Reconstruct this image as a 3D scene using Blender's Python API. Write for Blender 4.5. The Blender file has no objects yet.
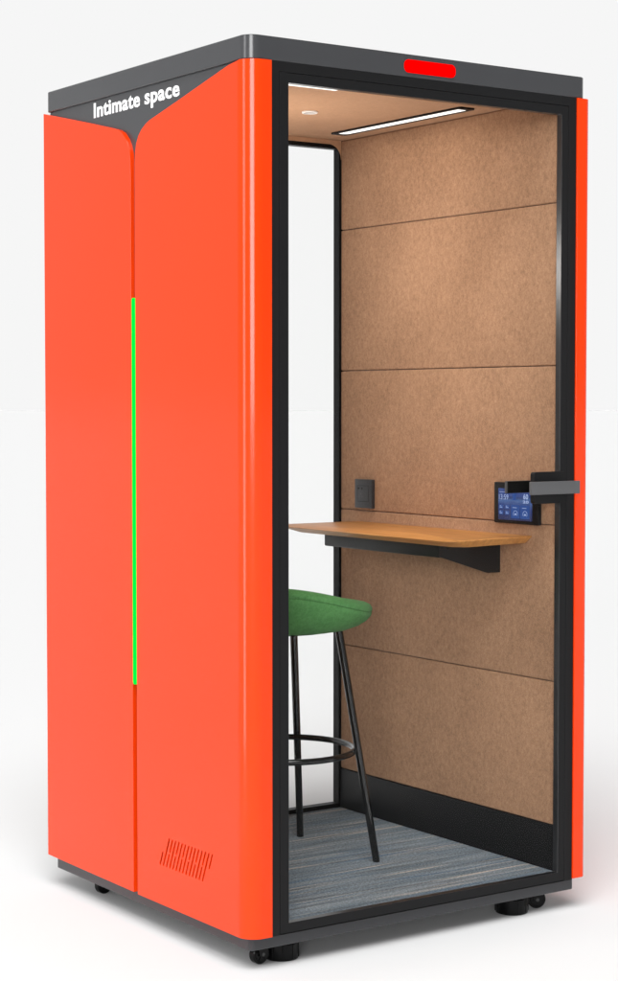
import bpy, bmesh, math, random
from mathutils import Vector, Matrix
from mathutils.geometry import tessellate_polygon
random.seed(4)
S = bpy.context.scene
COL = S.collection
G = 0.055                      # the booth stands on feet 55 mm above the floor
R = math.radians

# ------------------------------------------------------------------ materials
def nodes(name):
    m = bpy.data.materials.new(name); m.use_nodes = True
    nt = m.node_tree; b = nt.nodes['Principled BSDF']
    return m, nt, b

def N(nt, typ, **kw):
    n = nt.nodes.new(typ)
    for k, v in kw.items():
        if k in n.inputs.keys(): n.inputs[k].default_value = v
        else: setattr(n, k, v)
    return n

def paint(name, col, rough=.4, spec=.5, coat=0., metal=0., bump=0., bscale=400., vary=.04):
    """painted / moulded surface: slight roughness and tone variation plus a fine texture"""
    m, nt, b = nodes(name); L = nt.links.new
    tc = N(nt, 'ShaderNodeTexCoord')
    n1 = N(nt, 'ShaderNodeTexNoise', Scale=3.0, Detail=3.0); L(tc.outputs['Object'], n1.inputs['Vector'])
    mr = N(nt, 'ShaderNodeMapRange'); mr.inputs['To Min'].default_value = rough*(1-.15); mr.inputs['To Max'].default_value = rough*(1+.15)
    L(n1.outputs['Fac'], mr.inputs['Value']); L(mr.outputs[0], b.inputs['Roughness'])
    mx = N(nt, 'ShaderNodeMix', data_type='RGBA')
    mx.inputs['A'].default_value = (*[c*(1-vary) for c in col], 1); mx.inputs['B'].default_value = (*[c*(1+vary) for c in col], 1)
    L(n1.outputs['Fac'], mx.inputs['Factor']); L(mx.outputs['Result'], b.inputs['Base Color'])
    b.inputs['Specular IOR Level'].default_value = spec
    b.inputs['Coat Weight'].default_value = coat; b.inputs['Coat Roughness'].default_value = .12
    b.inputs['Metallic'].default_value = metal
    if bump:
        n2 = N(nt, 'ShaderNodeTexNoise', Scale=bscale, Detail=2.0); L(tc.outputs['Object'], n2.inputs['Vector'])
        bp = N(nt, 'ShaderNodeBump', Strength=bump, Distance=.001); L(n2.outputs['Fac'], bp.inputs['Height']); L(bp.outputs[0], b.inputs['Normal'])
    return m

def emit(name, col, strength=1.0):
    m, nt, b = nodes(name)
    b.inputs['Base Color'].default_value = (*[c*.1 for c in col], 1)
    b.inputs['Specular IOR Level'].default_value = 0.0
    b.inputs['Emission Color'].default_value = (*col, 1); b.inputs['Emission Strength'].default_value = strength
    return m

def fabric(name, ca, cb, streak=True, scale=1.0, bump=.5):
    m, nt, b = nodes(name); L = nt.links.new
    tc = N(nt, 'ShaderNodeTexCoord')
    mp = N(nt, 'ShaderNodeMapping'); mp.inputs['Scale'].default_value = (1, 1, .8 if streak else 1); L(tc.outputs['Object'], mp.inputs[0])
    n0 = N(nt, 'ShaderNodeTexNoise', Scale=240*scale, Detail=3., Roughness=.7); L(mp.outputs[0], n0.inputs['Vector'])
    n1 = N(nt, 'ShaderNodeTexNoise', Scale=70*scale, Detail=5., Roughness=.65); L(mp.outputs[0], n1.inputs['Vector'])
    n2 = N(nt, 'ShaderNodeTexNoise', Scale=6*scale, Detail=3.); L(mp.outputs[0], n2.inputs['Vector'])
    a = N(nt, 'ShaderNodeMath', operation='MULTIPLY_ADD'); a.inputs[1].default_value = .55
    L(n0.outputs['Fac'], a.inputs[0])
    c = N(nt, 'ShaderNodeMath', operation='MULTIPLY'); c.inputs[1].default_value = .45; L(n1.outputs['Fac'], c.inputs[0]); L(c.outputs[0], a.inputs[2])
    d = N(nt, 'ShaderNodeMath', operation='MULTIPLY_ADD'); d.inputs[1].default_value = .24; L(n2.outputs['Fac'], d.inputs[0]); L(a.outputs[0], d.inputs[2])
    mr = N(nt, 'ShaderNodeMapRange'); mr.inputs['From Min'].default_value = .42; mr.inputs['From Max'].default_value = .83; L(d.outputs[0], mr.inputs['Value'])
    mx = N(nt, 'ShaderNodeMix', data_type='RGBA'); mx.inputs['A'].default_value = (*ca, 1); mx.inputs['B'].default_value = (*cb, 1)
    L(mr.outputs[0], mx.inputs['Factor']); L(mx.outputs['Result'], b.inputs['Base Color'])
    b.inputs['Roughness'].default_value = .97; b.inputs['Specular IOR Level'].default_value = .1
    b.inputs['Sheen Weight'].default_value = .04; b.inputs['Sheen Roughness'].default_value = .5
    bp = N(nt, 'ShaderNodeBump', Strength=bump, Distance=.0012); L(a.outputs[0], bp.inputs['Height']); L(bp.outputs[0], b.inputs['Normal'])
    return m

def carpet_mat():
    m, nt, b = nodes('carpet_weave'); L = nt.links.new
    tc = N(nt, 'ShaderNodeTexCoord')
    def streaks(sx, sy, det, seed, lo, hi):
        mp = N(nt, 'ShaderNodeMapping'); mp.inputs['Scale'].default_value = (sx, sy, 1); mp.inputs['Location'].default_value = (seed, seed*1.7, 0); mp.inputs['Rotation'].default_value = (0, 0, R(1.0))
        L(tc.outputs['Object'], mp.inputs[0])
        n = N(nt, 'ShaderNodeTexNoise', Scale=1., Detail=det, Roughness=.6); L(mp.outputs[0], n.inputs['Vector'])
        r = N(nt, 'ShaderNodeMapRange'); r.inputs['From Min'].default_value = lo; r.inputs['From Max'].default_value = hi; L(n.outputs['Fac'], r.inputs['Value'])
        return r.outputs[0]
    col = None
    def mix(f, A, Bc):
        x = N(nt, 'ShaderNodeMix', data_type='RGBA'); L(f, x.inputs['Factor'])
        if isinstance(A, tuple): x.inputs['A'].default_value = (*A, 1)
        else: L(A, x.inputs['A'])
        x.inputs['B'].default_value = (*Bc, 1); return x.outputs['Result']
    col = mix(streaks(2.2, 26, 4, 3, .35, .68), (.165, .205, .240), (.30, .335, .36))
    col = mix(streaks(2.5, 45, 3, 9, .52, .72), col, (.135, .15, .165))
    col = mix(streaks(1.8, 30, 3, 15, .55, .70), col, (.14, .20, .27))
    col = mix(streaks(1.6, 55, 3, 31, .57, .69), col, (.60, .52, .45))
    mp = N(nt, 'ShaderNodeMapping'); mp.inputs['Scale'].default_value = (1, 1, 1); L(tc.outputs['Object'], mp.inputs[0])
    n = N(nt, 'ShaderNodeTexNoise', Scale=170., Detail=3., Roughness=.7); L(mp.outputs[0], n.inputs['Vector'])
    r = N(nt, 'ShaderNodeMapRange'); r.inputs['From Min'].default_value = .3; r.inputs['From Max'].default_value = .7
    r.inputs['To Min'].default_value = .45; r.inputs['To Max'].default_value = 1.5; L(n.outputs['Fac'], r.inputs['Value'])
    v = N(nt, 'ShaderNodeVectorMath', operation='SCALE'); L(col, v.inputs[0]); L(r.outputs[0], v.inputs['Scale'])
    L(v.outputs[0], b.inputs['Base Color']); b.inputs['Roughness'].default_value = 1; b.inputs['Specular IOR Level'].default_value = .05
    bp = N(nt, 'ShaderNodeBump', Strength=.8, Distance=.003); L(n.outputs['Fac'], bp.inputs['Height']); L(bp.outputs[0], b.inputs['Normal'])
    return m

def wood_mat():
    m, nt, b = nodes('oiled_beech'); L = nt.links.new
    tc = N(nt, 'ShaderNodeTexCoord')
    mp = N(nt, 'ShaderNodeMapping'); mp.inputs['Scale'].default_value = (60, 3.0, 60); L(tc.outputs['Object'], mp.inputs[0])
    n = N(nt, 'ShaderNodeTexNoise', Scale=1., Detail=5., Roughness=.6, Distortion=.6); L(mp.outputs[0], n.inputs['Vector'])
    cr = N(nt, 'ShaderNodeValToRGB'); e = cr.color_ramp.elements
    e[0].position = .3; e[0].color = (.44, .180, .045, 1); e[1].position = .72; e[1].color = (.68, .325, .100, 1)
    L(n.outputs['Fac'], cr.inputs[0]); L(cr.outputs[0], b.inputs['Base Color'])
    b.inputs['Roughness'].default_value = .42; b.inputs['Specular IOR Level'].default_value = .35
    bp = N(nt, 'ShaderNodeBump', Strength=.1, Distance=.001); L(n.outputs['Fac'], bp.inputs['Height']); L(bp.outputs[0], b.inputs['Normal'])
    return m

def glass_mat():
    m = bpy.data.materials.new('clear_glass'); m.use_nodes = True
    nt = m.node_tree; nt.nodes.clear(); L = nt.links.new
    o = N(nt, 'ShaderNodeOutputMaterial'); t = N(nt, 'ShaderNodeBsdfTransparent'); t.inputs[0].default_value = (.998, .999, .998, 1)
    g = N(nt, 'ShaderNodeBsdfGlossy'); g.inputs['Roughness'].default_value = .02
    fr = N(nt, 'ShaderNodeFresnel'); fr.inputs['IOR'].default_value = 1.08
    mx = N(nt, 'ShaderNodeMixShader'); L(fr.outputs[0], mx.inputs[0]); L(t.outputs[0], mx.inputs[1]); L(g.outputs[0], mx.inputs[2]); L(mx.outputs[0], o.inputs[0])
    return m

def screen_mat():
    m, nt, b = nodes('display_image'); L = nt.links.new
    tc = N(nt, 'ShaderNodeTexCoord')
    mp = N(nt, 'ShaderNodeMapping'); mp.inputs['Scale'].default_value = (1, 9, 22); L(tc.outputs['Object'], mp.inputs[0])
    n = N(nt, 'ShaderNodeTexNoise', Scale=1., Detail=3.); L(mp.outputs[0], n.inputs['Vector'])
    sp = N(nt, 'ShaderNodeSeparateXYZ'); L(tc.outputs['Object'], sp.inputs[0])
    mr = N(nt, 'ShaderNodeMapRange'); mr.inputs['From Min'].default_value = 1.055; mr.inputs['From Max'].default_value = 1.15; L(sp.outputs['Z'], mr.inputs['Value'])
    a = N(nt, 'ShaderNodeMath', operation='MULTIPLY_ADD'); a.inputs[1].default_value = .5; L(n.outputs['Fac'], a.inputs[0]); L(mr.outputs[0], a.inputs[2])
    cr = N(nt, 'ShaderNodeValToRGB'); e = cr.color_ramp.elements
    e[0].position = .2; e[0].color = (.008, .015, .075, 1); e[1].position = 1.2; e[1].color = (.02, .05, .22, 1)
    for p, c in ((.42, (.012, .03, .16)), (.68, (.02, .06, .30)), (.86, (.10, .22, .56)), (1.0, (.04, .10, .40))):
        q = cr.color_ramp.elements.new(p); q.color = (*c, 1)
    L(a.outputs[0], cr.inputs[0]); L(cr.outputs[0], b.inputs['Emission Color']); b.inputs['Emission Strength'].default_value = .48
    b.inputs['Base Color'].default_value = (.01, .01, .02, 1); b.inputs['Roughness'].default_value = .2; b.inputs['Specular IOR Level'].default_value = .3
    return m

M = dict(
    orange=paint('orange_lacquer', (.71, .0385, .001), .13, .30, .0, vary=.015),
    cap=paint('graphite_paint', (.044, .045, .048), .20, .45, 0, vary=.05, bump=.05),
    base=paint('graphite_steel', (.029, .030, .033), .17, .36, 0, vary=.08),
    frame=paint('black_powder_coat', (.0075, .0075, .0080), .5, .16, bump=.12, bscale=900),
    reveal=paint('black_anodised_edge', (.016, .016, .017), .30, .5),
    skirt=paint('black_skirting_board', (.0090, .0090, .0095), .5, .15),
    dark=paint('matt_black_liner', (.004, .0038, .0035), .6, .15),
    tube=paint('gloss_black_tube', (.006, .006, .006), .14, .6),
    plastic=paint('black_moulded_plastic', (.0025, .0025, .0027), .18, .14),
    bracket=paint('black_sheet_steel', (.012, .012, .0125), .4, .3),
    handle=paint('grey_anodised_aluminium', (.072, .072, .075), .42, .5),
    socket=paint('charcoal_plastic', (.028, .028, .030), .4, .35),
    white=paint('white_vinyl', (.92, .92, .92), .5, .3),
    ringw=paint('white_plastic', (.85, .84, .82), .4, .4),
    lens=paint('grey_sensor_lens', (.16, .12, .095), .4, .3),
    tan=fabric('tan_felt', (.235, .132, .077), (.475, .279, .166)),
    tanc=fabric('tan_felt_ceiling', (.36, .205, .118), (.48, .280, .165), streak=False),
    green=fabric('green_wool', (.045, .140, .040), (.105, .270, .092), streak=False, scale=1.2, bump=.3),
    carpet=carpet_mat(), wood=wood_mat(), glass=glass_mat(), screen=screen_mat(),
    ledgreen=emit('green_light', (.0, 1.0, .065), 1.0),
    ledred=emit('red_light', (1.0, .0, .0), 1.0),
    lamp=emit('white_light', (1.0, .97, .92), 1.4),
    uiwhite=emit('display_glyph', (.40, .50, .78), .8),
    uiblue=emit('display_tile', (.045, .10, .33), .7),
    floor=paint('white_studio_floor', (.728, .728, .728), .9, .0, vary=.0),
)

# ------------------------------------------------------------------ mesh helpers (z given above the underside of the base)
class MB:
    def __init__(s): s.bm = bmesh.new(); s.mats = []
    def mi(s, m):
        if m not in s.mats: s.mats.append(m)
        return s.mats.index(m)
    def face(s, vs, m):
        try: f = s.bm.faces.new(vs)
        except ValueError: return None
        f.material_index = s.mi(m); return f
    def box(s, x0, x1, y0, y1, z0, z1, m, bev=0, seg=2):
        v = [s.bm.verts.new((x, y, z)) for x in (x0, x1) for y in (y0, y1) for z in (z0, z1)]
        fs = [s.face([v[i] for i in q], m) for q in ((0,1,3,2),(4,6,7,5),(0,4,5,1),(2,3,7,6),(0,2,6,4),(1,5,7,3))]
        if bev:
            es = list({e for f in fs for e in f.edges})
            r = bmesh.ops.bevel(s.bm, geom=es, offset=bev, segments=seg, affect='EDGES', profile=.5)
            for f in r['faces']: f.material_index = s.mi(m)
        return s
    def loft(s, rings, m, cap=True, closed=True, smooth=True):
        """rings: lists of points of equal length"""
        vr = [[s.bm.verts.new(p) for p in ring] for ring in rings]
        n = len(vr[0])
        for a, b in zip(vr, vr[1:]):
            for i in range(n if closed else n-1):
                j = (i+1) % n
                f = s.face([a[i], a[j], b[j], b[i]], m)
                if f and smooth: f.smooth = True
        if cap:
            s.face(list(reversed(vr[0])), m); s.face(vr[-1], m)
        return vr
    def ring_frame(s, o, i, y0, y1, m, minner=None):
        """rectangular frame standing in the xz plane: o/i = (x0,x1,z0,z1)"""
        def c(r, y): return [s.bm.verts.new(p) for p in ((r[0], y, r[2]), (r[1], y, r[2]), (r[1], y, r[3]), (r[0], y, r[3]))]
        oa, ia, ob, ib = c(o, y0), c(i, y0), c(o, y1), c(i, y1)
        for k in range(4):
            j = (k+1) % 4
            s.face([oa[k], oa[j], ia[j], ia[k]], m); s.face([ob[j], ob[k], ib[k], ib[j]], m)
            s.face([oa[j], oa[k], ob[k], ob[j]], m); s.face([ia[k], ia[j], ib[j], ib[k]], minner or m)
        return s
    def tube(s, pts, r, m, n=20, cyclic=False):
        """round bar along points; r number or list"""
        rr = r if isinstance(r, list) else [r]*len(pts)
        P = [Vector(p) for p in pts]; rings = []; ref = None
        for k, p in enumerate(P):
            if cyclic: t = (P[(k+1) % len(P)] - P[k-1])
            else: t = P[min(k+1, len(P)-1)] - P[max(k-1, 0)]
            t.normalize()
            if ref is None: ref = t.orthogonal()
            u = (ref - t*ref.dot(t)).normalized(); ref = u; w = t.cross(u)
            rings.append([tuple(p + (u*math.cos(a)+w*math.sin(a))*rr[k]) for a in [2*math.pi*i/n for i in range(n)]])
        if cyclic:
            rings.append(rings[0]); s.loft(rings, m, cap=False)
        else: s.loft(rings, m)
        return s
    def lathe(s, prof, cx, cy, m, n=48, axis='z', cz=0):
        rings = []
        for r, h in prof:
            ring = []
            for i in range(n):
                a = 2*math.pi*i/n
                if axis == 'z': ring.append((cx+r*math.cos(a), cy+r*math.sin(a), h))
                elif axis == 'y': ring.append((cx+r*math.cos(a), h, cz+r*math.sin(a)))
                else: ring.append((h, cy+r*math.cos(a), cz+r*math.sin(a)))
            rings.append(ring)
        s.loft(rings, m); return s
    def build(s, name, parent=None, root=None, bevel=0, angle=30):
        bm = s.bm
        bmesh.ops.remove_doubles(bm, verts=bm.verts, dist=1e-6)
        bmesh.ops.recalc_face_normals(bm, faces=bm.faces)
        off = Vector(root.location) if root else Vector((0, 0, 0))
        for v in bm.verts: v.co = v.co + Vector((0, 0, G)) - off
        me = bpy.data.meshes.new(name); bm.to_mesh(me); bm.free()
        for m in s.mats: me.materials.append(m)
        o = bpy.data.objects.new(name, me); COL.objects.link(o)
        me.set_sharp_from_angle(angle=R(angle))
        if parent: o.parent = parent
        if bevel:
            md = o.modifiers.new('bevel', 'BEVEL'); md.width = bevel; md.segments = 3; md.limit_method = 'ANGLE'; md.angle_limit = R(40)
            for p in me.polygons: p.use_smooth = True
        return o

def rrect(x0, x1, y0, y1, r, n=14):
    """rounded rectangle, radii in order (x0,y0) (x1,y0) (x1,y1) (x0,y1)"""
    if not isinstance(r, (tuple, list)): r = (r,)*4
    cs = [(x0+r[0], y0+r[0], 180, r[0]), (x1-r[1], y0+r[1], 270, r[1]), (x1-r[2], y1-r[2], 0, r[2]), (x0+r[3], y1-r[3], 90, r[3])]
    out = []
    for cx, cy, a0, q in cs:
        if q <= 1e-6: out.append((cx, cy)); continue
        for k in range(n+1):
            a = R(a0+90*k/n); out.append((cx+q*math.cos(a), cy+q*math.sin(a)))
    return out

def prism(mb, outline, z0, z1, m, bev=0.0):
    """vertical prism from an xy outline with a small rounded top and bottom edge"""
    c = Vector((sum(p[0] for p in outline)/len(outline), sum(p[1] for p in outline)/len(outline)))
    def ins(d):
        out = []; n = len(outline)
        for i, p in enumerate(outline):
            a = Vector(outline[i-1]); b = Vector(outline[(i+1) % n]); t = (b-a)
            if t.length < 1e-9: out.append(p); continue
            t.normalize(); nn = Vector((t.y, -t.x))
            out.append((p[0]-nn.x*d, p[1]-nn.y*d))
        return out
    ii = ins(bev) if bev else outline
    rings = []
    if bev: rings.append([(*p, z0) for p in ii])
    rings.append([(*p, z0+bev) for p in outline]); rings.append([(*p, z1-bev) for p in outline])
    if bev: rings.append([(*p, z1) for p in ii])
    mb.loft(rings, m, smooth=True)
    return mb

def slab_holes(mb, outline, holes, x0, x1, m):
    """plate in the yz plane between x0 and x1 with real holes"""
    loops = [outline]+holes
    flat = [p for l in loops for p in l]
    tris = tessellate_polygon([[Vector((p[0], p[1], 0)) for p in l] for l in loops])
    va = [mb.bm.verts.new((x0, p[0], p[1])) for p in flat]; vb = [mb.bm.verts.new((x1, p[0], p[1])) for p in flat]
    for t in tris:
        mb.face([va[i] for i in t], m); mb.face([vb[i] for i in reversed(t)], m)
    k = 0
    for l in loops:
        n = len(l)
        for i in range(n):
            j = (i+1) % n; f = mb.face([va[k+i], va[k+j], vb[k+j], vb[k+i]], m)
            if f: f.smooth = True
        k += n

def text_verts(body, bold=.02, shear=0):
    cu = bpy.data.curves.new('t', 'FONT'); cu.body = body; cu.size = 1; cu.offset = bold; cu.resolution_u = 4; cu.space_character = 1.07; cu.extrude = .02
    o = bpy.data.objects.new('t', cu); COL.objects.link(o)
    dg = bpy.context.evaluated_depsgraph_get(); dg.update()
    me = bpy.data.meshes.new_from_object(o.evaluated_get(dg))
    vs = [v.co.copy() for v in me.vertices]; fs = [list(p.vertices) for p in me.polygons]
    bpy.data.objects.remove(o); bpy.data.curves.remove(cu); bpy.data.meshes.remove(me)
    return vs, fs

def wall_text(mb, body, ystart, yend, z0, z1, x, depth, m, bold=.0, fat=.0):
    """writing that faces -x and reads towards -y; z0..z1 is the extent of the glyphs; fat widens the upright strokes"""
    vs, fs = text_verts(body, bold)
    ax, bx = min(v.x for v in vs), max(v.x for v in vs); ay, by = min(v.y for v in vs), max(v.y for v in vs)
    sg = 1 if yend > ystart else -1
    for k in ((0,) if not fat else (0, 1, 2)):
        sh = sg*fat*k/2; e = ystart+(yend-ystart)-sg*fat
        nv = [mb.bm.verts.new((x-depth*(1+v.z/.02)/2-k*.0001, ystart+sh+(v.x-ax)/(bx-ax)*(e-ystart), z0+(v.y-ay)/(by-ay)*(z1-z0))) for v in vs]
        for f in fs: mb.face([nv[i] for i in f], m)

# ------------------------------------------------------------------ the booth
W, D = 1.080, 1.048
ZT, ZC, ZB = 2.200, 2.1434, .0298
booth = bpy.data.objects.new('phone_booth', None); COL.objects.link(booth); booth.location = (W/2, D/2, 0)
booth['label'] = 'orange and graphite office phone booth with a glass door, open to view, holding a stool'
booth['category'] = 'phone booth'
bpy.context.view_layer.update()
def P(mb, name, parent=None, **k): return mb.build(name, parent or booth, booth, **k)

# children of children must not be shifted twice: their parent's origin equals the booth's origin
mb = MB(); prism(mb, rrect(0, W, 0, D, (.035, .020, .02, .018)), ZC, ZT, M['cap'], .0018); cap = P(mb, 'roof_cap')
mb = MB(); prism(mb, rrect(.0131, 1.064, .0131, D-.012, (.014, .008, .01, .01)), 0, ZB, M['base'], .0012); base = P(mb, 'base_plinth')

# red light in the fascia
mb = MB(); o = rrect(.4651, .6290, 2.1540, 2.1870, .014)
mb.loft([[(x, y, z) for x, z in o] for y in (.01, -.0025)], M['ledred'], smooth=False); P(mb, 'status_light', cap)

# side walls (graphite outside)
for x0, x1 in ((.0090, .070), (1.012, 1.078)):
    mb = MB(); mb.box(x0, x1, .036, D-.012, ZB+.0005, ZC-.0002, M['cap']); w = P(mb, 'side_wall')
    if x0 < .1:
        mt = MB(); wall_text(mt, 'Intimate', 0.7790, 0.5290, 2.0961, 2.1363, .0090, .0012, M['white'], bold=.021, fat=.0); P(mt, 'lettering', w)
        mt = MB(); wall_text(mt, 'space', 0.5029, 0.3282, 2.0846, 2.1248, .0090, .0012, M['white'], bold=.021, fat=.0); P(mt, 'lettering', w)

# ---- orange panels
OX = -.003
# rear left panel
top_l = [(1.0572, 2.1420), (0.7804, 2.0822), (0.6498, 2.0531), (0.6250, 2.0465), (0.6036, 2.0365), (0.5822, 2.0174), (0.5695, 1.9983), (0.5619, 1.9782), (0.5594, 1.9581)]
def panel_outline(y1, ztop, arc, ybot, zb=.0385):
    return arc
rear_out = [(1.0572, 0.0347)] + top_l + [(0.5579, 0.0322)]
rear_out = rear_out[::-1]
mb = MB(); slab_holes(mb, rear_out, [], OX, .0118, M['orange']); P(mb, 'side_panel', bevel=.0012)
# front left panel: flat plate with the vent slots, then the rounded corner, then the front lip
top_r = [(0.5363, 1.9450), (0.5348, 1.9752), (0.5282, 2.0003), (0.5172, 2.0184), (0.5011, 2.0325), (0.4810, 2.0435), (0.4589, 2.0514), (0.3184, 2.0822), (0.0790, 2.1362)]
rad = .0445
def bottom_z(y): return .0312
flat = [(0.5363, bottom_z(0))] + top_r + [(rad-.002, 2.1403), (rad-.002, bottom_z(0))]
holes = []
def slot(ya, za, yb, zb, w=.0031):
    d = Vector((yb-ya, zb-za)); d.normalize(); n = Vector((-d.y, d.x))*w; out = []
    for k in range(7):
        a = math.pi*k/6; q = Vector((yb, zb)) + d*w*math.sin(a) + n*math.cos(a); out.append((q.x, q.y))
    for k in range(7):
        a = math.pi*k/6; q = Vector((ya, za)) - d*w*math.sin(a) - n*math.cos(a); out.append((q.x, q.y))
    return out
# slanted slot rows measured in the plane of the panel: tops from (.354,.216) to (.145,.216), bottoms at z=.140, lean +.033 in y going down
NS = 15; zt_, zb_ = 0.2085, 0.1367; lean = .0300
for k in range(NS):
    yt = 0.3876 - k*0.01614
    full = (k % 2 == 1)
    def at(f): return (yt + lean*(1-f), zb_ + (zt_-zb_)*f)
    if k == 0: segs = [(0, .43)]
    elif k == NS-1: segs = [(.53, 1)]
    elif full: segs = [(0, 1)]
    else: segs = [(0, .43), (.57, 1)]
    for a, b in segs:
        (ya, za), (yb, zb2) = at(a), at(b); holes.append(slot(ya, za, yb, zb2))
mb = MB(); slab_holes(mb, flat, holes, OX, -.0004, M['orange'])
mb.box(.0072, .0118, .055, .520, .045, 1.9, M['orange'])      # inner sheet behind the slots
# rounded corner + front lip: outer arc from (OX, rad) round to (XF, YF)
YF = -.0035; XF = .0664; rc = .0460
cxx, cyy = OX+rc, YF+rc
outer = [(OX, rad-.002)] + [(cxx-rc*math.cos(R(a)), cyy-rc*math.sin(R(a))) for a in range(0, 91, 5)] + [(XF, YF)]
inner = [(XF, YF+.012), (cxx, cyy-rc+.012)] + [(cxx-(rc-.012)*math.cos(R(a)), cyy-(rc-.012)*math.sin(R(a))) for a in range(85, -1, -5)] + [(OX+.0105, rad-.002)]
sec = outer+inner
def zt_at(x, y):  # top edge follows the slope, then runs level under the cap
    return min(2.1428, 2.1403 + max(0, (rad-.002-y))*.225)
mb.loft([[(x, y, bottom_z(0)) for x, y in sec], [(x, y, zt_at(x, y)) for x, y in sec]], M['orange'])
front_panel = P(mb, 'side_panel', bevel=0, angle=25)
# right hand panel, wrapping round to the front
XO = 1.0955; rc2 = .019; YR = -.0035
c2x, c2y = XO-rc2, YR+rc2
outer = [(1.0472, YR)] + [(c2x+rc2*math.sin(R(a)), c2y-rc2*math.cos(R(a))) for a in range(0, 91, 6)] + [(XO, 1.0334)]
inner = [(1.0805, 1.0334), (1.0805, .012), (1.0472, .012)]
mb = MB(); sec = outer+inner
mb.loft([[(x, y, .034) for x, y in sec], [(x, y, 2.1380 if y > .5 else 2.1428) for x, y in sec]], M['orange']); P(mb, 'side_panel', bevel=.001, angle=25)

# green light bar in the joint
mb = MB(); o = rrect(0.5398, 0.5559, 0.5869, 1.6019, .0078, 8)
mb.loft([[(x, y, z) for y, z in o] for x in (.0115, OX-.0008)], M['ledgreen'], smooth=False); P(mb, 'light_strip')

# ---- front frame and door
mb = MB(); mb.ring_frame((.0668, 1.0468, ZB+.0003, ZC-.0003), (.0905, 1.0195, .0320, 2.1190), .0006, .045, M['frame']); P(mb, 'front_frame', bevel=.0008)
mb = MB(); mb.ring_frame((.0917, 1.0183, .0332, 2.1178), (.1175, .9950, .0572, 2.0945), .0006, .0210, M['frame'], M['reveal']); door = P(mb, 'door', bevel=.0008)
mb = MB(); mb.box(.1172, .9953, .0080, .0130, .0569, 2.0948, M['glass']); P(mb, 'glass_pane', door)
# handle: clamp plate round the glass, outer pull, inner pull
mb = MB()
o = rrect(.8965, 1.0080, 1.0600, 1.1445, (.008, .004, .004, .008))
mb.loft([[(x, y, z) for x, z in o] for y in (-.0075, .0078)], M['frame'], smooth=False)
mb.box(.8420, 1.0120, -.0600, -.0500, 1.0875, 1.1215, M['handle'], .0008)
mb.box(.9500, 1.0000, -.0500, -.0070, 1.0900, 1.1190, M['frame'])
mb.box(.8415, 1.0000, .0400, .0480, 1.0880, 1.1205, M['handle'], .0008)
mb.box(.8440, .9900, .0365, .0399, 1.0885, 1.1200, M['dark'])  # black sheet paints the shadow on the inner pull's front face
mb.box(.9500, .9900, .0080, .0366, 1.0900, 1.1190, M['frame'])
P(mb, 'door_handle', door)

# ---- rear wall: black frame and window
ri = (.087, .9930, .0700, 2.1145)
mb = MB(); mb.ring_frame((.0135, 1.0735, ZB+.0006, ZC-.0012), ri, 1.0185, 1.0475, M['dark'], M['frame']); rf = P(mb, 'rear_frame')
mb = MB(); mb.box(ri[0]-.0004, ri[1]+.0004, 1.028, 1.034, ri[2]-.0004, ri[3]+.0004, M['glass']); P(mb, 'glass_pane', rf)

# ---- lining
seams = [.181, .573, .998, 1.428, 1.864, 2.1398]
for x0, x1 in ((1.000, 1.0115), (.0705, .080)):
    for a, b in zip(seams, seams[1:]):
        mb = MB(); mb.box(x0, x1, .0465 if x0 < .5 else .0215, 1.0180, a+.0007, b-.0007, M['tan'], .0045, 3); P(mb, 'wall_panel', angle=60)
    mb = MB()
    if x0 > .5: mb.box(.9975, 1.0115, .0215, 1.0180, .0568, .1805, M['skirt'], .001)
    else: mb.box(.0705, .0825, .0465, 1.0180, .0568, .1805, M['skirt'], .001)
    P(mb, 'skirting_board')
# ceiling lining with the strip that turns down round the window's rounded corners
mb = MB(); mb.box(.0700, 1.0115, .0215, 1.0182, 2.1400, 2.1431, M['tanc'])
arc = [(1.0000-.045+.045*math.cos(R(a)), 2.127-.045+.045*math.sin(R(a))) for a in range(0, 91, 9)]
arcl = [(.080+.045-.045*math.sin(R(a)), 2.127-.045+.045*math.cos(R(a))) for a in range(0, 91, 9)]
pts = arc + arcl
top = [(1.0000, 2.1399)]*len(arc) + [(.080, 2.1399)]*len(arcl)
top = [(1.0000 + (p[0]-1.0)*1.0, 2.1399) for p in arc] + [(p[0], 2.1399) for p in arcl]
for y0, y1 in ((1.0160, 1.0183),):
    a = [mb.bm.verts.new((p[0], y0, p[1])) for p in pts]; b = [mb.bm.verts.new((p[0], y0, p[1])) for p in top]
    c = [mb.bm.verts.new((p[0], y1, p[1])) for p in pts]; d = [mb.bm.verts.new((p[0], y1, p[1])) for p in top]
    for i in range(len(pts)-1):
        mb.face([a[i], a[i+1], b[i+1], b[i]], M['tanc']); mb.face([a[i+1], a[i], c[i], c[i+1]], M['tanc'])
ceil = P(mb, 'ceiling_panel')
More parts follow.
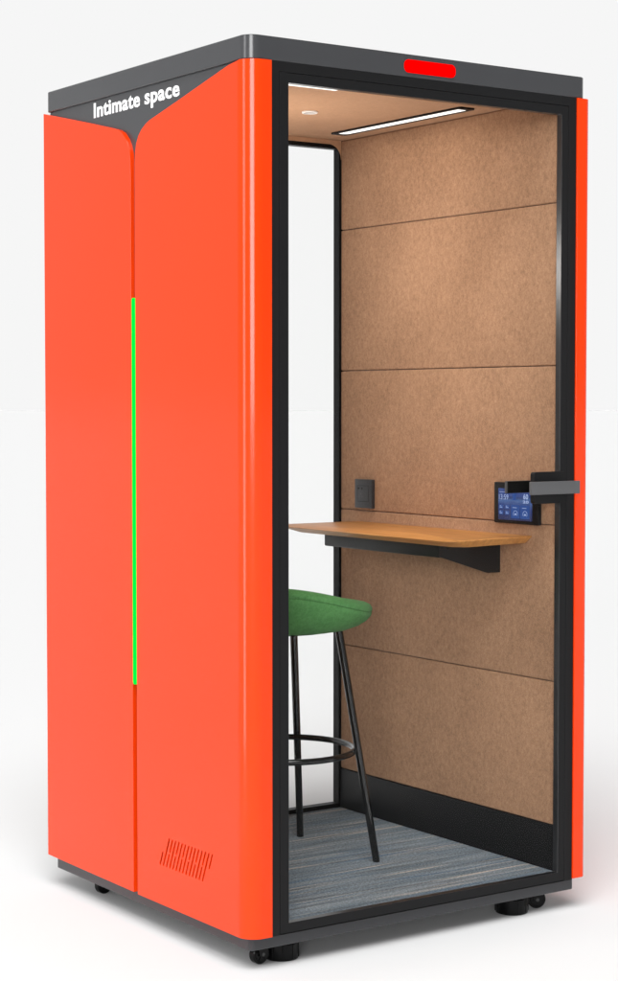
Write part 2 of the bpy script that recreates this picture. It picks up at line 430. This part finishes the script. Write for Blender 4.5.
# ceiling strip light: black tray, glowing diffuser
mb = MB()
def tray(mb, x0, x1, y0, y1, i, z0, z1, m):
    o = rrect(x0, x1, y0, y1, .004, 3); q = rrect(x0+i, x1-i, y0+i*2.2, y1-i*2.2, .003, 3)
    lo = [mb.bm.verts.new((*p, z0)) for p in o]; li = [mb.bm.verts.new((*p, z0)) for p in q]; hi = [mb.bm.verts.new((*p, z1)) for p in q]; ho = [mb.bm.verts.new((*p, z1)) for p in o]
    n = len(lo)
    for k in range(n):
        j = (k+1) % n
        mb.face([lo[k], lo[j], li[j], li[k]], m); mb.face([li[k], li[j], hi[j], hi[k]], m); mb.face([ho[k], ho[j], lo[j], lo[k]], m)
tray(mb, .8700, .9240, .2770, .8900, .0085, 2.1350, 2.1399, M['skirt']); sl = P(mb, 'ceiling_light', ceil)
mb = MB(); o = rrect(.8790, .9150, .2960, .8710, .015, 8); prism(mb, o, 2.1362, 2.1392, M['lamp']); P(mb, 'glowing_strip', ceil)
# round white occupancy sensor
mb = MB(); mb.lathe([(.0225, 2.1399), (.0225, 2.1372), (.0212, 2.1355), (.0180, 2.1355), (.0172, 2.1385), (.0172, 2.1398)], .585, .588, M['ringw'])
mb.lathe([(.0171, 2.1390), (.0171, 2.1384), (.004, 2.1380), (.001, 2.1380)], .585, .588, M['lens'])
P(mb, 'ceiling_sensor', ceil)
# white band across the ceiling just behind the door head, made to glow
mb = MB(); mb.box(.16, .43, .205, .247, 2.1372, 2.1399, M['lamp'], .0008); P(mb, 'glowing_strip', ceil)

# carpeted floor
mb = MB(); mb.box(.0715, 1.0110, .0220, 1.0180, ZB+.0007, .0565, M['carpet']); P(mb, 'carpet')

# ---- desk
def rounded(poly, rr, n=8):
    out = []; k = len(poly)
    for i, p in enumerate(poly):
        p = Vector(p); a = Vector(poly[i-1])-p; b = Vector(poly[(i+1) % k])-p; r = rr[i]
        if r <= 0: out.append(tuple(p)); continue
        a.normalize(); b.normalize(); ang = a.angle(b); t = r/math.tan(ang/2); A = p+a*t; B = p+b*t; c = p+(a+b).normalized()*(r/math.sin(ang/2))
        a0 = math.atan2(A.y-c.y, A.x-c.x); a1 = math.atan2(B.y-c.y, B.x-c.x); d = (a1-a0+math.pi) % (2*math.pi)-math.pi
        for q in range(n+1): out.append((c.x+r*math.cos(a0+d*q/n), c.y+r*math.sin(a0+d*q/n)))
    return out
def desk_ring(i, z): return [(x, y, z) for x, y in rounded([(.9995, .118+i), (.705+i*2.2, .0860+i), (.6765+i*2.2, .114+i), (.6765+i*2.2, .930-i), (.9995, .930-i)], [0, .02, .02, .065, 0])]
mb = MB(); mb.loft([desk_ring(.028, .9430), desk_ring(.0262, .9438), desk_ring(.0030, .9600), desk_ring(.0006, .9616), desk_ring(.0004, .9628), desk_ring(.0022, .9642)], M['wood'], smooth=True)
desk = P(mb, 'desk_top', angle=40)
mb = MB(); mb.box(.7830, .9990, .2535, .8000,   .9045, .9428, M['bracket'], .005, 4); P(mb, 'support_beam', desk)
mb = MB()
def bracket(y):
    pr = [(.7820, .9428), (.7820, .9080), (.9450, .8575), (.9550, .8555), (.9990, .8550), (.9990, .9428)]
    mb.loft([[(x, y, z) for x, z in pr], [(x, y+.003, z) for x, z in pr]], M['bracket'], smooth=False)
    for x, z in ((.812, .931), (.955, .931)):
        mb.lathe([(.0035, y+.0005), (.0035, y-.0012), (.0015, y-.0018)], x, 0, M['tube'], 12, 'y', z)
bracket(.2500); P(mb, 'bracket', desk)

# ---- wall socket plate
mb = MB(); mb.box(.9880, .9998, .8390, .9275, 1.0065, 1.0945, M['socket'], .0015); sk = P(mb, 'power_socket')
mb = MB()
def wall_rect(mb, y0, y1, z0, z1, x, d, m): mb.box(x-d, x, y0, y1, z0, z1, m)
for y0, y1, z0, z1 in ((.8560, .9130, 1.0750, 1.0756), (.8560, .9130, 1.0262, 1.0268), (.8560, .8566, 1.0262, 1.0756), (.9124, .9130, 1.0262, 1.0756)):
    wall_rect(mb, y0, y1, z0, z1, .98795, .0002, M['plastic'])
wall_rect(mb, .9040, .9100, 1.0640, 1.0690, .98795, .0003, M['dark']); wall_rect(mb, .8870, .8930, 1.0640, 1.0690, .98795, .0003, M['dark'])
for y, z in ((.902, 1.040), (.888, 1.040), (.895, 1.050)):
    wall_rect(mb, y-.0012, y+.0012, z-.003, z+.003, .98795, .0003, M['handle'])
P(mb, 'socket_insert', sk)

# ---- touch screen on the wall
SX = .9860
mb = MB(); mb.box(SX, .9998, .0790, .2620, .9950, 1.1080, M['frame'], .002); sc = P(mb, 'control_panel')
mb = MB()
SY0, SY1, SZ0, SZ1 = .1020, .2430, 1.0045, 1.0915
o = rrect(SY0, SY1, SZ0, SZ1, .002, 3)
mb.loft([[(x, y, z) for y, z in o] for x in (SX+.0004, SX-.0005)], M['screen'], smooth=False)
X = SX-.0006
wall_text(mb, '13:59', .2400, .2010, 1.0605, 1.0750, X, .0002, M['uiwhite'], .0)
wall_text(mb, '60', .1380, .1180, 1.0640, 1.0790, X, .0002, M['uiwhite'], .03)
wall_text(mb, '20', .1400, .1160, 1.0530, 1.0610, X, .0002, M['uiwhite'], .03)
for y, z in ((.232, 1.0400), (.206, 1.0400), (.232, 1.0240), (.206, 1.0240)):
    mb.box(X-.0002, X, y-.010, y+.008, z-.005, z+.006, M['uiblue'])
    mb.box(X-.0006, X-.0003, y-.006, y+.004, z-.002, z-.0002, M['uiwhite']); mb.box(X-.0006, X-.0003, y-.001, y+.004, z+.002, z+.0035, M['uiwhite'])
for y in (.178,): mb.box(X-.0003, X, y-.009, y+.005, 1.0600, 1.0820, M['uiblue'])
mb.box(X-.0003, X, .112, .1500, 1.010, 1.0470, M['uiblue']); mb.box(X-.0003, X, .153, .189, 1.010, 1.0470, M['uiblue'])
for y in (.170, .130):
    a_ = [(X-.0006, y+.0085*math.cos(R(a)), 1.0230+.0085*math.sin(R(a))) for a in range(-40, 221, 20)]
    mb.tube(a_, .0006, M['uiwhite'], 6)
    mb.box(X-.0008, X-.0004, y-.003, y+.003, 1.0190, 1.0240, M['uiwhite'])
    mb.box(X-.0006, X-.0003, y-.005, y+.012, 1.0390, 1.0405, M['uiwhite'])
mb.box(X-.0006, X-.0003, .205, .238, 1.0810, 1.0820, M['uiwhite'])
P(mb, 'screen', sc)

# ---- feet and castors
def foot(x, y, a):
    mb = MB()
    mb.lathe([(.040, -.0550), (.0435, -.0535), (.0445, -.0500), (.0445, -.0140), (.043, -.0115), (.020, -.0110), (.020, .0005)], x, y, M['plastic'], 60)
    for k in range(10):                       # grip ribs round the collar
        q = R(k*36+a); mb.tube([(x+.0440*math.cos(q), y+.0440*math.sin(q), -.0500), (x+.0440*math.cos(q), y+.0440*math.sin(q), -.0140)], .0022, M['plastic'], 8)
    q = R(a); ex, ey = x+.036*math.cos(q), y+.036*math.sin(q)
    mb.lathe([(.012, -.0300), (.012, -.0095)], ex, ey, M['dark'], 16)
    return P(mb, 'levelling_foot')
def castor(x, y, rot):
    mb = MB(); r = .0255; cz = -.0550+r
    c, s_ = math.cos(R(rot)), math.sin(R(rot))
    mb.lathe([(.006, -.012), (.018, -.012), (.0195, -.0095), (.0235, -.0100), (r, -.0075), (r, .0075), (.0235, .0100), (.0195, .0095), (.018, .012), (.006, .012)], 0, 0, M['plastic'], 40, 'y', cz)
    for k in range(5):                       # spokes in the hub
        q = R(72*k); mb.box(-.0015, .0015, -.0135, .0135, cz+.004, cz+.017, M['plastic'])
        bmesh.ops.rotate(mb.bm, cent=(0, 0, cz), matrix=Matrix.Rotation(q, 3, 'Y'), verts=mb.bm.verts[-8:])
    mb.lathe([(.005, -.017), (.005, .017)], 0, 0, M['tube'], 12, 'y', cz)
    for sy in (-.0165, .0145):               # fork cheeks
        pr = [(-.010, cz-.004), (.010, cz-.004), (.018, -.004), (.018, .0005), (-.018, .0005), (-.018, -.004)]
        mb.loft([[(px, sy, pz) for px, pz in pr], [(px, sy+.002, pz) for px, pz in pr]], M['plastic'], smooth=False)
    mb.box(-.018, .018, -.0165, .0165, -.0035, .0005, M['plastic'])
    for v in mb.bm.verts:
        X_, Y_ = v.co.x, v.co.y; v.co.x = x+X_*c-Y_*s_; v.co.y = y+X_*s_+Y_*c
    return P(mb, 'castor')
for x, y, a in ((.1540, .0900, -10), (.9050, .0850, -70), (.1540, .9350, 20), (.9050, .9350, 60)): foot(x, y, a)
for x, y, r in ((.0790, .0760, 8), (.9880, .0800, -25), (.0860, .8900, 8), (.9900, .9150, 20)): castor(x, y, r)

# ------------------------------------------------------------------ the stool
CX, CY = .479, .567
FZ = .0566
stool = bpy.data.objects.new('bar_stool', None); COL.objects.link(stool); stool.location = (CX, CY, FZ+G)
stool['label'] = 'green upholstered bar stool on thin black legs, standing on the booth carpet'
stool['category'] = 'stool'
def Q(mb, name, parent=None, **k):
    return mb.build(name, parent or stool, stool, **k)
for sx, sy in ((1, -1), (1, 1), (-1, 1), (-1, -1)):
    mb = MB(); b = Vector((CX+sx*.187, CY+sy*.187, FZ)); t = Vector((CX+sx*.112, CY+sy*.112, .700))
    mb.tube([b, b+Vector((0, 0, .002)), b.lerp(t, .5), t], [.0092, .0100, .0106, .0110], M['tube'], 24); Q(mb, 'leg')
mb = MB(); mb.tube([(CX+.200*math.cos(2*math.pi*i/72), CY+.200*math.sin(2*math.pi*i/72), .362) for i in range(72)], .0086, M['tube'], 16, cyclic=True); Q(mb, 'footrest')
mb = MB(); mb.tube([(CX+.125*math.cos(2*math.pi*i/48), CY+.125*math.sin(2*math.pi*i/48), .700) for i in range(48)], .006, M['tube'], 12, cyclic=True)
mb.box(CX-.112, CX+.112, CY-.012, CY+.012, .694, .702, M['tube']); mb.box(CX-.012, CX+.012, CY-.112, CY-.013, .694, .702, M['tube']); mb.box(CX-.012, CX+.012, CY+.013, CY+.112, .694, .702, M['tube'])
Q(mb, 'seat_frame')
def ss(a, b, v): t = max(0, min(1, (v-a)/(b-a))); return t*t*(3-2*t)
def seat_ring(r, z, lift, n=96):
    out = []
    for i in range(n):
        a = 2*math.pi*i/n; x, y = r*math.cos(a), r*math.sin(a)
        h = .062*ss(.20, -.20, x)*lift + .012*abs(math.sin(a))**2*lift
        out.append((CX+x*1.0, CY+y, z+h))
    return out
mb = MB()
shell = [(.04, .6985, 0), (.12, .6975, 0), (.155, .6985, .02), (.185, .7020, .10), (.214, .7110, .32), (.233, .7220, .60), (.2445, .7330, .85), (.2480, .7410, 1), (.2475, .7440, 1.0)]
mb.loft([seat_ring(*s) for s in shell] , M['green'])
Q(mb, 'seat_shell', angle=60)
mb = MB()
cush = [(.2468, .7441, 1.0), (.2490, .7480, 1.0), (.2495, .7550, 1.0), (.2440, .7640, 1.0), (.2320, .7700, 1.0), (.214, .7720, .97), (.175, .7690, .86), (.14, .7620, .60), (.10, .7560, .30), (.05, .7535, .08), (.012, .7530, .0)]
mb.loft([seat_ring(*s) for s in cush], M['green'])
seat = Q(mb, 'seat_cushion', angle=80)

# ------------------------------------------------------------------ the studio floor
bm = bmesh.new(); bmesh.ops.create_circle(bm, cap_ends=True, radius=400, segments=128)
me = bpy.data.meshes.new('floor'); bm.to_mesh(me); bm.free(); me.materials.append(M['floor'])
fl = bpy.data.objects.new('floor', me); COL.objects.link(fl); fl['kind'] = 'structure'; fl['label'] = 'plain white studio floor under the booth'

# ------------------------------------------------------------------ studio light (a soft environment; a lamp panel in the ceiling)
w = bpy.data.worlds.new('World'); S.world = w; w.use_nodes = True; nt = w.node_tree; L = nt.links.new
bg = nt.nodes['Background']
tc = N(nt, 'ShaderNodeTexCoord'); sp = N(nt, 'ShaderNodeSeparateXYZ'); L(tc.outputs['Generated'], sp.inputs[0])
at = N(nt, 'ShaderNodeMath', operation='ARCTAN2'); L(sp.outputs['Y'], at.inputs[0]); L(sp.outputs['X'], at.inputs[1])
mr = N(nt, 'ShaderNodeMapRange'); mr.inputs['From Min'].default_value = -math.pi; mr.inputs['From Max'].default_value = math.pi; L(at.outputs[0], mr.inputs['Value'])
cr = N(nt, 'ShaderNodeValToRGB'); L(mr.outputs[0], cr.inputs[0])
BGV = .922
stops = [(-180, .55), (-141, .55), (-116, .26), (-70, .26), (-40, .30), (-10, BGV*.95), (5, BGV), (108, BGV), (114, .68), (129, .68), (137, .55), (180, .55)]
SC = 8.0
els = cr.color_ramp.elements
els[0].position = 0; els[1].position = 1
for d, v in stops[1:-1]:
    e = els.new((d+180)/360); e.color = (v/SC, v/SC, v/SC, 1)
els[0].color = (stops[0][1]/SC,)*3+(1,); els[len(els)-1].color = (stops[-1][1]/SC,)*3+(1,)
m1 = N(nt, 'ShaderNodeMath', operation='MULTIPLY'); m1.inputs[1].default_value = SC; L(cr.outputs[0], m1.inputs[0])
# overhead: even and rather dim above 35 degrees
el = N(nt, 'ShaderNodeMapRange', interpolation_type='SMOOTHSTEP'); el.inputs['From Min'].default_value = math.sin(R(30)); el.inputs['From Max'].default_value = math.sin(R(45)); L(sp.outputs['Z'], el.inputs['Value'])
mix = N(nt, 'ShaderNodeMix', data_type='FLOAT'); TOPV = .12; mix.inputs['B'].default_value = TOPV
L(el.outputs[0], mix.inputs['Factor']); L(m1.outputs[0], mix.inputs['A'])
# key softbox high at the front left
def lobe(az, elv, r0, r1, val, prev):
    d = N(nt, 'ShaderNodeVectorMath', operation='DOT_PRODUCT'); L(tc.outputs['Generated'], d.inputs[0])
    d.inputs[1].default_value = (math.cos(R(elv))*math.cos(R(az)), math.cos(R(elv))*math.sin(R(az)), math.sin(R(elv)))
    q = N(nt, 'ShaderNodeMapRange', interpolation_type='SMOOTHSTEP'); q.inputs['From Min'].default_value = math.cos(R(r1)); q.inputs['From Max'].default_value = math.cos(R(r0)); q.inputs['To Max'].default_value = val
    L(d.outputs['Value'], q.inputs['Value'])
    s = N(nt, 'ShaderNodeMath', operation='ADD'); L(prev, s.inputs[0]); L(q.outputs[0], s.inputs[1]); return s.outputs[0]
# tall narrow softbox behind the camera, low on the horizon
ba = N(nt, 'ShaderNodeMapRange', interpolation_type='SMOOTHSTEP'); ba.inputs['From Min'].default_value = R(14); ba.inputs['From Max'].default_value = R(9); ba.inputs['To Min'].default_value = 0; ba.inputs['To Max'].default_value = 1
sb = N(nt, 'ShaderNodeMath', operation='SUBTRACT'); sb.inputs[1].default_value = R(-129); L(at.outputs[0], sb.inputs[0])
ab = N(nt, 'ShaderNodeMath', operation='ABSOLUTE'); L(sb.outputs[0], ab.inputs[0]); L(ab.outputs[0], ba.inputs['Value'])
be = N(nt, 'ShaderNodeMapRange', interpolation_type='SMOOTHSTEP'); be.inputs['From Min'].default_value = math.sin(R(20)); be.inputs['From Max'].default_value = math.sin(R(14)); be.inputs['To Min'].default_value = 0; be.inputs['To Max'].default_value = 1; L(sp.outputs['Z'], be.inputs['Value'])
bm_ = N(nt, 'ShaderNodeMath', operation='MULTIPLY'); L(ba.outputs[0], bm_.inputs[0]); L(be.outputs[0], bm_.inputs[1])
bs = N(nt, 'ShaderNodeMath', operation='MULTIPLY_ADD'); bs.inputs[1].default_value = 15; L(bm_.outputs[0], bs.inputs[0]); L(mix.outputs['Result'], bs.inputs[2])
KEY = 10.9
out = lobe(-128, 57, 10, 24, KEY, bs.outputs[0])
cb = N(nt, 'ShaderNodeCombineColor'); [L(out, cb.inputs[i]) for i in range(3)]
L(cb.outputs[0], bg.inputs['Color']); bg.inputs['Strength'].default_value = 1.0
w.cycles.sampling_method = 'MANUAL'; w.cycles.sample_map_resolution = 1024

def area(name, loc, sx, sy, power, col=(1, .9, .78), rot=(0, 0, 0)):
    l = bpy.data.lights.new(name, 'AREA'); l.shape = 'RECTANGLE'; l.size = sx; l.size_y = sy; l.energy = power; l.color = col
    o = bpy.data.objects.new(name, l); COL.objects.link(o); o.location = loc; o.rotation_euler = rot; return o
area('ceiling_lamp', (.897, .5835, 2.132+G), .030, .57, .25)
pl = bpy.data.lights.new('interior_fill', 'POINT'); pl.energy = 8.6; pl.color = (1, .96, .91); pl.shadow_soft_size = .09
po = bpy.data.objects.new('interior_fill', pl); COL.objects.link(po); po.location = (.42, .56, 1.74+G)  # added fill light, floating mid-booth with no fitting

area('softbox_lamp', (-2.45, .02, 1.7), .60, 3.2, 36., (1, 1, 1), (0, -math.pi/2, 0))
bpy.data.objects['softbox_lamp'].rotation_euler = (math.pi/2, 0, -math.pi/2)
# ------------------------------------------------------------------ camera
cam = bpy.data.cameras.new('camera'); co = bpy.data.objects.new('camera', cam); COL.objects.link(co)
co.location = (-2.4476, -3.8004, 1.3248+G); co.rotation_euler = (math.pi/2-.0455, 0, -.6043)
cam.sensor_fit = 'HORIZONTAL'; cam.sensor_width = 36; cam.lens = 1896.48/618*36; cam.clip_end = 1000; cam.clip_start = .05
S.camera = co
S.view_settings.view_transform = 'Standard'; S.view_settings.look = 'None'; S.view_settings.exposure = 0; S.view_settings.gamma = 1
S.render.engine = 'CYCLES'
S.cycles.sample_clamp_indirect = 2.5; S.cycles.caustics_reflective = False; S.cycles.caustics_refractive = False; S.cycles.max_bounces = 10; S.cycles.transparent_max_bounces = 16
